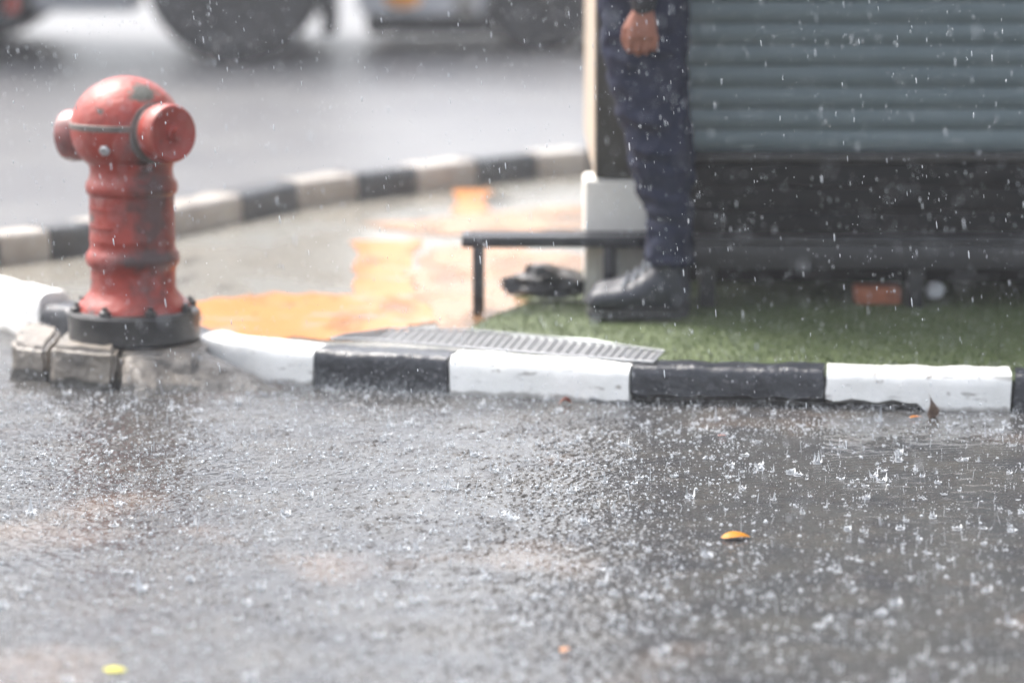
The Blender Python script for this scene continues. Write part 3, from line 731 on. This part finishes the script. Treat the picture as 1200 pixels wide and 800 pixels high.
for x in (-1.60,-3.32,-7.2):
    wheel(tk, x, TD+.16, .52, .32); wheel(tk, x, TD+2.2, .52, .32, 1)
bm = BM(); add_box(bm, (-8.0,TD+.7,.56),(-1.0,TD+1.0,.80),.01); add_box(bm, (-8.0,TD+1.4,.56),(-1.0,TD+1.7,.80),.01); finish('chassis', bm, M['tyre'], tk)
bm = BM(); add_box(bm, (-6.2,TD,1.08),(-.95,TD+2.35,3.05),.03); finish('cargo_box', bm, M['truck_box'], tk)
bm = BM(); add_box(bm, (-2.76,TD+.04,.30),(-2.16,TD+.40,.86),.03); finish('side_locker', bm, M['truck_grey'], tk)
bm = BM(); add_box(bm, (-6.6,TD+.05,.36),(-3.92,TD+.10,.92),.02); finish('side_guard', bm, M['truck_grey'], tk)
bm = BM(); prof = [(-8.35,.55),(-8.4,1.25),(-8.15,2.25),(-7.9,2.6),(-6.45,2.65),(-6.45,.80),(-6.6,.78),(-7.85,.62)]
A = [bm.verts.new((x,TD+.05,z)) for x,z in prof]; B = [bm.verts.new((x,TD+2.3,z)) for x,z in prof]
for k in range(len(prof)): bm.faces.new((A[k],A[(k+1)%len(prof)],B[(k+1)%len(prof)],B[k]))
bm.faces.new(A); bm.faces.new(B); bmesh.ops.bevel(bm, geom=bm.edges[:], offset=.03, segments=2, affect='EDGES')
cab = finish('cab', bm, M['truck_grey'], tk)
bm = BM(); add_box(bm, (-7.7,TD+.035,1.55),(-6.9,TD+.0475,2.25),.004); finish('window', bm, M['glass'], cab)
bm = BM(); add_box(bm, (-1.10,TD+.02,.16),(-1.02,TD+.50,.95),.01); finish('mudflap', bm, M['tyre'], tk)
bm = BM(); add_box(bm, (-2.98,TD+.0,.30),(-2.84,TD+.04,.40),.008); finish('marker_lamp', bm, M['red_lamp'], tk)

CD = 20.5
ca = thing('silver_car', 'silver car with amber indicator queuing behind the grey lorry', 'car', (1.2,CD+.85,0))
prof = [(-.94,.24),(-.98,.48),(-.84,.66),(-.55,.78),(.30,.90),(.85,1.32),(1.2,1.42),(2.2,1.40),(2.9,1.0),(3.30,.92),(3.36,.50),(3.28,.26)]
cuts_ = []
def arch(cx, r, n=9): return [(cx+r*math.cos(R(180-180*k/(n-1)))*-1, .24+r*math.sin(R(180*k/(n-1)))) for k in range(n)]
low = arch(2.65,.36)+arch(.16,.36)
pr = prof+low
bm = BM()
nlev = 7; rows_ = []
for j in range(nlev):
    f = j/(nlev-1); yy = CD+1.70*f; e = abs(f-.5)*2
    ins = .06*e**6
    rows_.append([bm.verts.new((x*(1-.015*e**4)+.018*e**4, yy+(.0 if z < .9 else (.5-f)*.42*(z-.9)/.5), z-ins*(1 if z > 1.2 else .2))) for x,z in pr])
for A, B in zip(rows_, rows_[1:]):
    for k in range(len(pr)): bm.faces.new((A[k],A[(k+1)%len(pr)],B[(k+1)%len(pr)],B[k]))
bm.faces.new(rows_[0]); bm.faces.new(rows_[-1])
cb = finish('body', bm, M['car_silver'], ca, angle=35)
bm = BM(); A = [bm.verts.new((x,CD-.004+(z-.9)*.42+.0,z)) for x,z in ((.50,.97),(.95,1.30),(2.15,1.32),(2.62,1.0))]; bm.faces.new(A); bmesh.ops.solidify(bm, geom=bm.faces[:], thickness=.004); finish('window', bm, M['glass'], cb, smooth=False)
bm = BM(); add_box(bm, (-.88,CD+.06,.10),(3.2,CD+1.62,.32),.03); finish('underbody', bm, M['tyre'], ca)
for x in (.16,2.65): wheel(ca, x, CD+.12, .315, .21); wheel(ca, x, CD+1.58, .315, .21, 1)
bm = BM(); add_ellipsoid(bm, (-.655,CD-.004,.325), (.115,.02,.062)); finish('indicator', bm, M['amber_lamp'], cb)
bm = BM(); add_ellipsoid(bm, (-.70,CD+.10,.60), (.15,.14,.07)); finish('headlight', bm, M['clear_lamp'], cb)
bm = BM(); add_ellipsoid(bm, (-.70,CD+1.60,.60), (.15,.14,.07)); finish('headlight', bm, M['clear_lamp'], cb)
bm = BM(); add_box(bm, (-.35+.0,CD-.012,.22),(-.215,CD+.10,.40),.02); add_box(bm, (.54,CD-.012,.21),(2.26,CD+.06,.30),.015); finish('lower_trim', bm, M['trim_tan'], cb)

# ------------------------------------------------------------------ fallen leaves
def leaf(p, length, width, rz, mat, label, curl=.25, tilt=0.0, up=None, group=None, droop=.15, pw=.8):
    bm = BM(); n = 12; rows = []
    for k in range(n+1):
        t = k/n; w = width*math.sin(math.pi*t**pw)**.8*.5+.0006
        zc = length*curl*(4*t*(1-t))*.5
        rows.append([bm.verts.new((length*(t-.5), s*w, zc-droop*abs(s)**2*w+.002)) for s in (-1,-.5,0,.5,1)])
    for A, B in zip(rows, rows[1:]):
        for k in range(4): bm.faces.new((A[k],A[k+1],B[k+1],B[k]))
    bmesh.ops.solidify(bm, geom=bm.faces[:], thickness=.0008)
    e = Euler((tilt, up or 0, rz)).to_matrix()
    for v in bm.verts: v.co = e @ v.co
    me = bpy.data.meshes.new('leaf'); bm.to_mesh(me); bm.free(); me.materials.append(mat); me.shade_smooth()
    o = new_obj('leaf', me); o.location = p
    return tag(o, label, 'leaf', group)
LG = 'fallen leaves on the wet road'
leaf(P(862,630,.014), .064, .034, R(8), M['yellow_leaf'], 'bright yellow leaf lying alone on the dark wet road at the right', .30, group=LG, tilt=R(9))
leaf(P(135,785,.014), .046, .022, R(-20), M['lime_leaf'], 'lime yellow leaf on the road near the lower left corner', .1, group=LG, tilt=R(14))
leaf(P(663,474,.013), .036, .028, R(20), M['rust_leaf'], 'small rusty curled leaf at the foot of a white kerb block', .9, group=LG, tilt=R(-30))
leaf(P(1073,490,.013), .036, .020, R(10), M['amber_leaf'], 'amber leaf lying flat beside the propped brown dead leaf', .3, group=LG)
leaf(P(1091,476,.038), .066, .042, R(5), M['brown_leaf'], 'brown dead leaf propped upright against the white kerb block', .2, group=LG, up=R(76), tilt=R(60), pw=2.6)
leaf(P(663,763,.014), .024, .018, R(40), M['amber_leaf'], 'small blurred orange leaf near the bottom centre of the road', .5, group=LG)
leaf(P(846,511,.013), .022, .010, R(0), M['petal'], 'tiny pinkish petal on the road in front of the black kerb block', .2, group=LG)

# ------------------------------------------------------------------ rain: falling drops, splashes
def ico(sub):
    b = bmesh.new(); bmesh.ops.create_icosphere(b, subdivisions=sub, radius=1.0)
    b.verts.ensure_lookup_table(); v = np.array([x.co[:] for x in b.verts]); f = np.array([[q.index for q in t.verts] for t in b.faces]); b.free(); return v, f
def scatter(tv, tf, pos, sc, rz=None, tilt=None):
    n = len(pos); v = tv[None]*sc[:,None,:]
    if tilt is not None: v = v.copy(); v[:,:,0] += v[:,:,2]*tilt[:,None]
    if rz is not None:
        c, s = np.cos(rz)[:,None], np.sin(rz)[:,None]; v = np.stack([v[:,:,0]*c-v[:,:,1]*s, v[:,:,0]*s+v[:,:,1]*c, v[:,:,2]], -1)
    v = v+pos[:,None,:]
    f = tf[None]+(np.arange(n)*len(tv))[:,None,None]
    return v.reshape(-1,3), f.reshape(-1, tf.shape[1])
def merge(parts):
    V, Fs, o = [], [], 0
    for v, f in parts: V.append(v); Fs.append(f+o); o += len(v)
    return np.concatenate(V), np.concatenate(Fs)
i1 = ico(1); i2 = ico(2)
n = 27000
D = 4.2+(RNG.uniform(0,1,n)**.75)*11
pos = np.stack([RNG.uniform(-1.25,1.25,n)*D*.19, D, np.zeros(n)], -1)
zlo = np.maximum(.05, CZ-D*math.tan(PITCH+R(7))); zhi = CZ-D*math.tan(PITCH-R(7.5)); pos[:,2] = zlo+(zhi-zlo)*RNG.uniform(0,1,n)
rr = .0004+RNG.exponential(.00028,n).clip(0,.0014); ln = rr*RNG.uniform(1.5,8.0,n)
V, Fc = scatter(*i1, pos, np.stack([rr,rr,ln],-1), tilt=RNG.normal(-.10,.03,n))
tag(np_mesh('rain', V, Fc, M['rain']), kind='stuff')

parts = []
kerb_line = sorted([(p.x, p.y) for p in near])
kx_, ky_ = np.array([a for a,b in kerb_line]), np.array([b for a,b in kerb_line])
def road_pts(n, xr=(-1.75,1.75), yr=(5.3,9.9), pw=1.0):
    x = RNG.uniform(*xr, n*2); y = yr[0]+(yr[1]-yr[0])*RNG.uniform(0,1,n*2)**pw
    ok = (y < np.interp(x, kx_, ky_)-.01) & ~((x < P(345,450).x) & (y > 8.85))
    # more of the rain is seen splashing in the right half, where the film is thin
    return np.stack([x[ok],y[ok]],-1)[:n]
hz = lambda p: np.full(len(p), .011)
# flying droplets
p = road_pts(22000); z = .011+RNG.exponential(.014, len(p)); r = .0004+RNG.exponential(.0004,len(p)).clip(0,.002)
parts.append(scatter(*i1, np.column_stack([p,z]), np.stack([r,r,r*RNG.uniform(.8,1.8,len(p))],-1)))
p = road_pts(9000, (-1.75,.55)); r = .0008+RNG.exponential(.0008,len(p)).clip(0,.003)
parts.append(scatter(*i1, np.column_stack([p,.012+RNG.exponential(.004,len(p))]), np.stack([r*1.3,r,r],-1)))
# domes and bubbles of water thrown up
p = road_pts(700); r = RNG.uniform(.002,.0048,len(p))
parts.append(scatter(*i2, np.column_stack([p,hz(p)]), np.stack([r,r,r*RNG.uniform(.5,1.1,len(p))],-1)))
# jets with a bead on top
p = road_pts(1100); h = .005+RNG.exponential(.010,len(p)).clip(0,.04); r = RNG.uniform(.0007,.0014,len(p))
parts.append(scatter(*i1, np.column_stack([p,.011+h/2]), np.stack([r,r,h*.6],-1), tilt=RNG.normal(0,.2,len(p))))
parts.append(scatter(*i2, np.column_stack([p,.012+h*1.2]), np.stack([r*1.6]*3,-1)))
# crowns
def crown(seg=16, seed=0):
    g_ = np.random.default_rng(seed); V = []; 
    spike = (.25+g_.exponential(.55,seg))*np.where(np.arange(seg)%2,1.5,.5)
    for rad, zz, use in ((1.15,0,0),(.95,.30,0),(1.0,.62,1),(1.3,1.0,2)):
        for k in range(seg):
            a = 2*math.pi*k/seg; s = spike[k]
            V.append((rad*math.cos(a), rad*math.sin(a), zz*(s if use else 1)))
    Fq = []
    for j in range(3):
        for k in range(seg):
            a,b,c_,d_ = j*seg+k, j*seg+(k+1)%seg, (j+1)*seg+(k+1)%seg, (j+1)*seg+k
            Fq += [(a,b,c_),(a,c_,d_)]
    return np.array(V), np.array(Fq)
for s in range(8):
    p = road_pts(180); p = p[(RNG.uniform(0,1,len(p)) < .75+.25*(p[:,0] > .15))]; r = .002+RNG.exponential(.0028,len(p)).clip(0,.0075); h = r*RNG.uniform(.35,1.15,len(p))
    tv, tf = crown(14+2*(s%3), s); parts.append(scatter(tv, tf, np.column_stack([p,hz(p)]), np.stack([r,r,h],-1), rz=RNG.uniform(0,6.28,len(p))))
    q = np.repeat(p, 12, 0); a = RNG.uniform(0,6.28,len(q)); rr_ = np.repeat(r,12)*RNG.uniform(.2,2.2,len(q)); hh = np.repeat(h,12)*RNG.exponential(1.7,len(q)); r3 = .0005+RNG.exponential(.0005,len(q)).clip(0,.0016)
    parts.append(scatter(*i1, np.column_stack([q[:,0]+rr_*np.cos(a), q[:,1]+rr_*np.sin(a), .011+hh]), np.stack([r3]*3,-1)))
# clusters of spray under the kerb at the right and along the gutter
for (px,py,n,sx,sy,sh) in ((945,512,420,.13,.05,.022),(1100,515,260,.16,.05,.016),(1180,520,160,.07,.05,.02),(855,530,70,.03,.03,.02),(300,470,150,.2,.05,.02),(150,490,150,.12,.06,.02),(440,470,160,.2,.03,.015),(40,470,100,.1,.05,.02),(1050,720,120,.2,.2,.02),(905,715,60,.05,.05,.03),(1000,760,60,.04,.04,.03)):
    c = P(px,py); q = np.stack([RNG.normal(c.x,sx,n), RNG.normal(c.y,sy,n), .011+RNG.exponential(sh,n)],-1); r = RNG.uniform(.0006,.0022,n)
    parts.append(scatter(*i1, q, np.stack([r,r,r*RNG.uniform(.8,1.8,n)],-1)))
# droplets bouncing off kerb, turf, boots and hydrant
def bounce(n, centre_fn, sh=.012):
    q = np.array([centre_fn() for _ in range(n)]); q[:,2] += RNG.exponential(sh, n); r = RNG.uniform(.0006,.0016,n)
    parts.append(scatter(*i1, q, np.stack([r]*3,-1)))
def on_kerb():
    a = random.choice(list(zip(near[1:12], near[2:13]))); t = random.random(); p = a[0].lerp(a[1],t); return (p.x, p.y+random.uniform(.01,.12), KH)
def on_turf(): return (random.uniform(0,1.6), random.uniform(8.75,10.0), TZ)
def on_head():
    a = random.uniform(0,6.28); b = random.uniform(.1,1.5); return (HXc+.15*math.cos(a)*math.sin(b), 9.15+.15*math.sin(a)*math.sin(b), HZ+.14*math.cos(b))
def on_gutter():
    a = random.choice(list(zip(near[1:11], near[2:12]))); t = random.random(); p = a[0].lerp(a[1],t); return (p.x, p.y-abs(random.gauss(0,.05)), .011)
bounce(3200,on_gutter,.014); bounce(900,on_kerb); bounce(900,on_turf,.02); bounce(120,on_head,.015)
V, Fc = merge(parts)
tag(np_mesh('rain_splashes', V, Fc, M['water']), kind='stuff')

# ------------------------------------------------------------------ haze of rain
bm = BM(); add_box(bm, (-E-5,-E-5,-1.0),(E+5,E+5,3.6))
hm = bpy.data.materials.new('rain_haze'); hm.use_nodes = True; N, L = nodes(hm)
N.remove(N['Principled BSDF']); vol = N.new('ShaderNodeVolumePrincipled'); vol.inputs['Color'].default_value = (.93,.95,1,1); vol.inputs['Density'].default_value = .0020
vol.inputs['Anisotropy'].default_value = .2
L.new(vol.outputs[0], [n for n in N if n.type == 'OUTPUT_MATERIAL'][0].inputs['Volume'])
tag(finish('haze', bm, hm, smooth=False), kind='stuff')

# ------------------------------------------------------------------ light
EL, AZ = R(58), R(-50)          # overcast: a very soft sun, high on the left in front of the camera
W = bpy.data.worlds.new('World'); S.world = W; W.use_nodes = True; N, L = W.node_tree.nodes, W.node_tree.links
sky = N.new('ShaderNodeTexSky'); sky.sky_type = 'NISHITA'; sky.sun_disc = False; sky.sun_elevation = EL; sky.sun_rotation = AZ
sky.air_density = 1.0; sky.dust_density = 6.0; sky.ozone_density = 1.0
hs = N.new('ShaderNodeHueSaturation'); hs.inputs['Saturation'].default_value = .42
bg = N['Background']; bg.inputs['Strength'].default_value = .12
L.new(sky.outputs[0], hs.inputs['Color']); L.new(hs.outputs[0], bg.inputs['Color'])
su = bpy.data.lights.new('sun', 'SUN'); su.energy = 1.0; su.angle = R(30); su.color = (1,.97,.93)
so = new_obj('sun', su)
d = Vector((math.sin(AZ)*math.cos(EL), math.cos(AZ)*math.cos(EL), math.sin(EL)))
so.rotation_euler = d.to_track_quat('Z','Y').to_euler()

# ------------------------------------------------------------------ camera, render
cam = bpy.data.cameras.new('camera'); co = new_obj('camera', cam); co.location = (0,0,CZ); co.rotation_euler = (R(90)-PITCH,0,0)
cam.sensor_width = 36; cam.lens = F/1200*36; cam.clip_start = .1; cam.clip_end = 2000
cam.dof.use_dof = True; cam.dof.focus_distance = 7.85; cam.dof.aperture_fstop = 1.65
S.camera = co
S.render.engine = 'CYCLES'
cy = S.cycles
cy.max_bounces = 7; cy.diffuse_bounces = 3; cy.glossy_bounces = 4; cy.transmission_bounces = 3; cy.transparent_max_bounces = 12; cy.volume_bounces = 1
cy.caustics_reflective = False; cy.caustics_refractive = False; cy.sample_clamp_indirect = 6
cy.use_denoising = True
try: cy.denoiser = 'OPENIMAGEDENOISE'; cy.denoising_prefilter = 'ACCURATE'
except Exception: pass
vs_ = S.view_settings; vs_.view_transform = 'Standard'; vs_.look = 'None'; vs_.gamma = 1; vs_.exposure = 2.1; vs_.use_curve_mapping = False
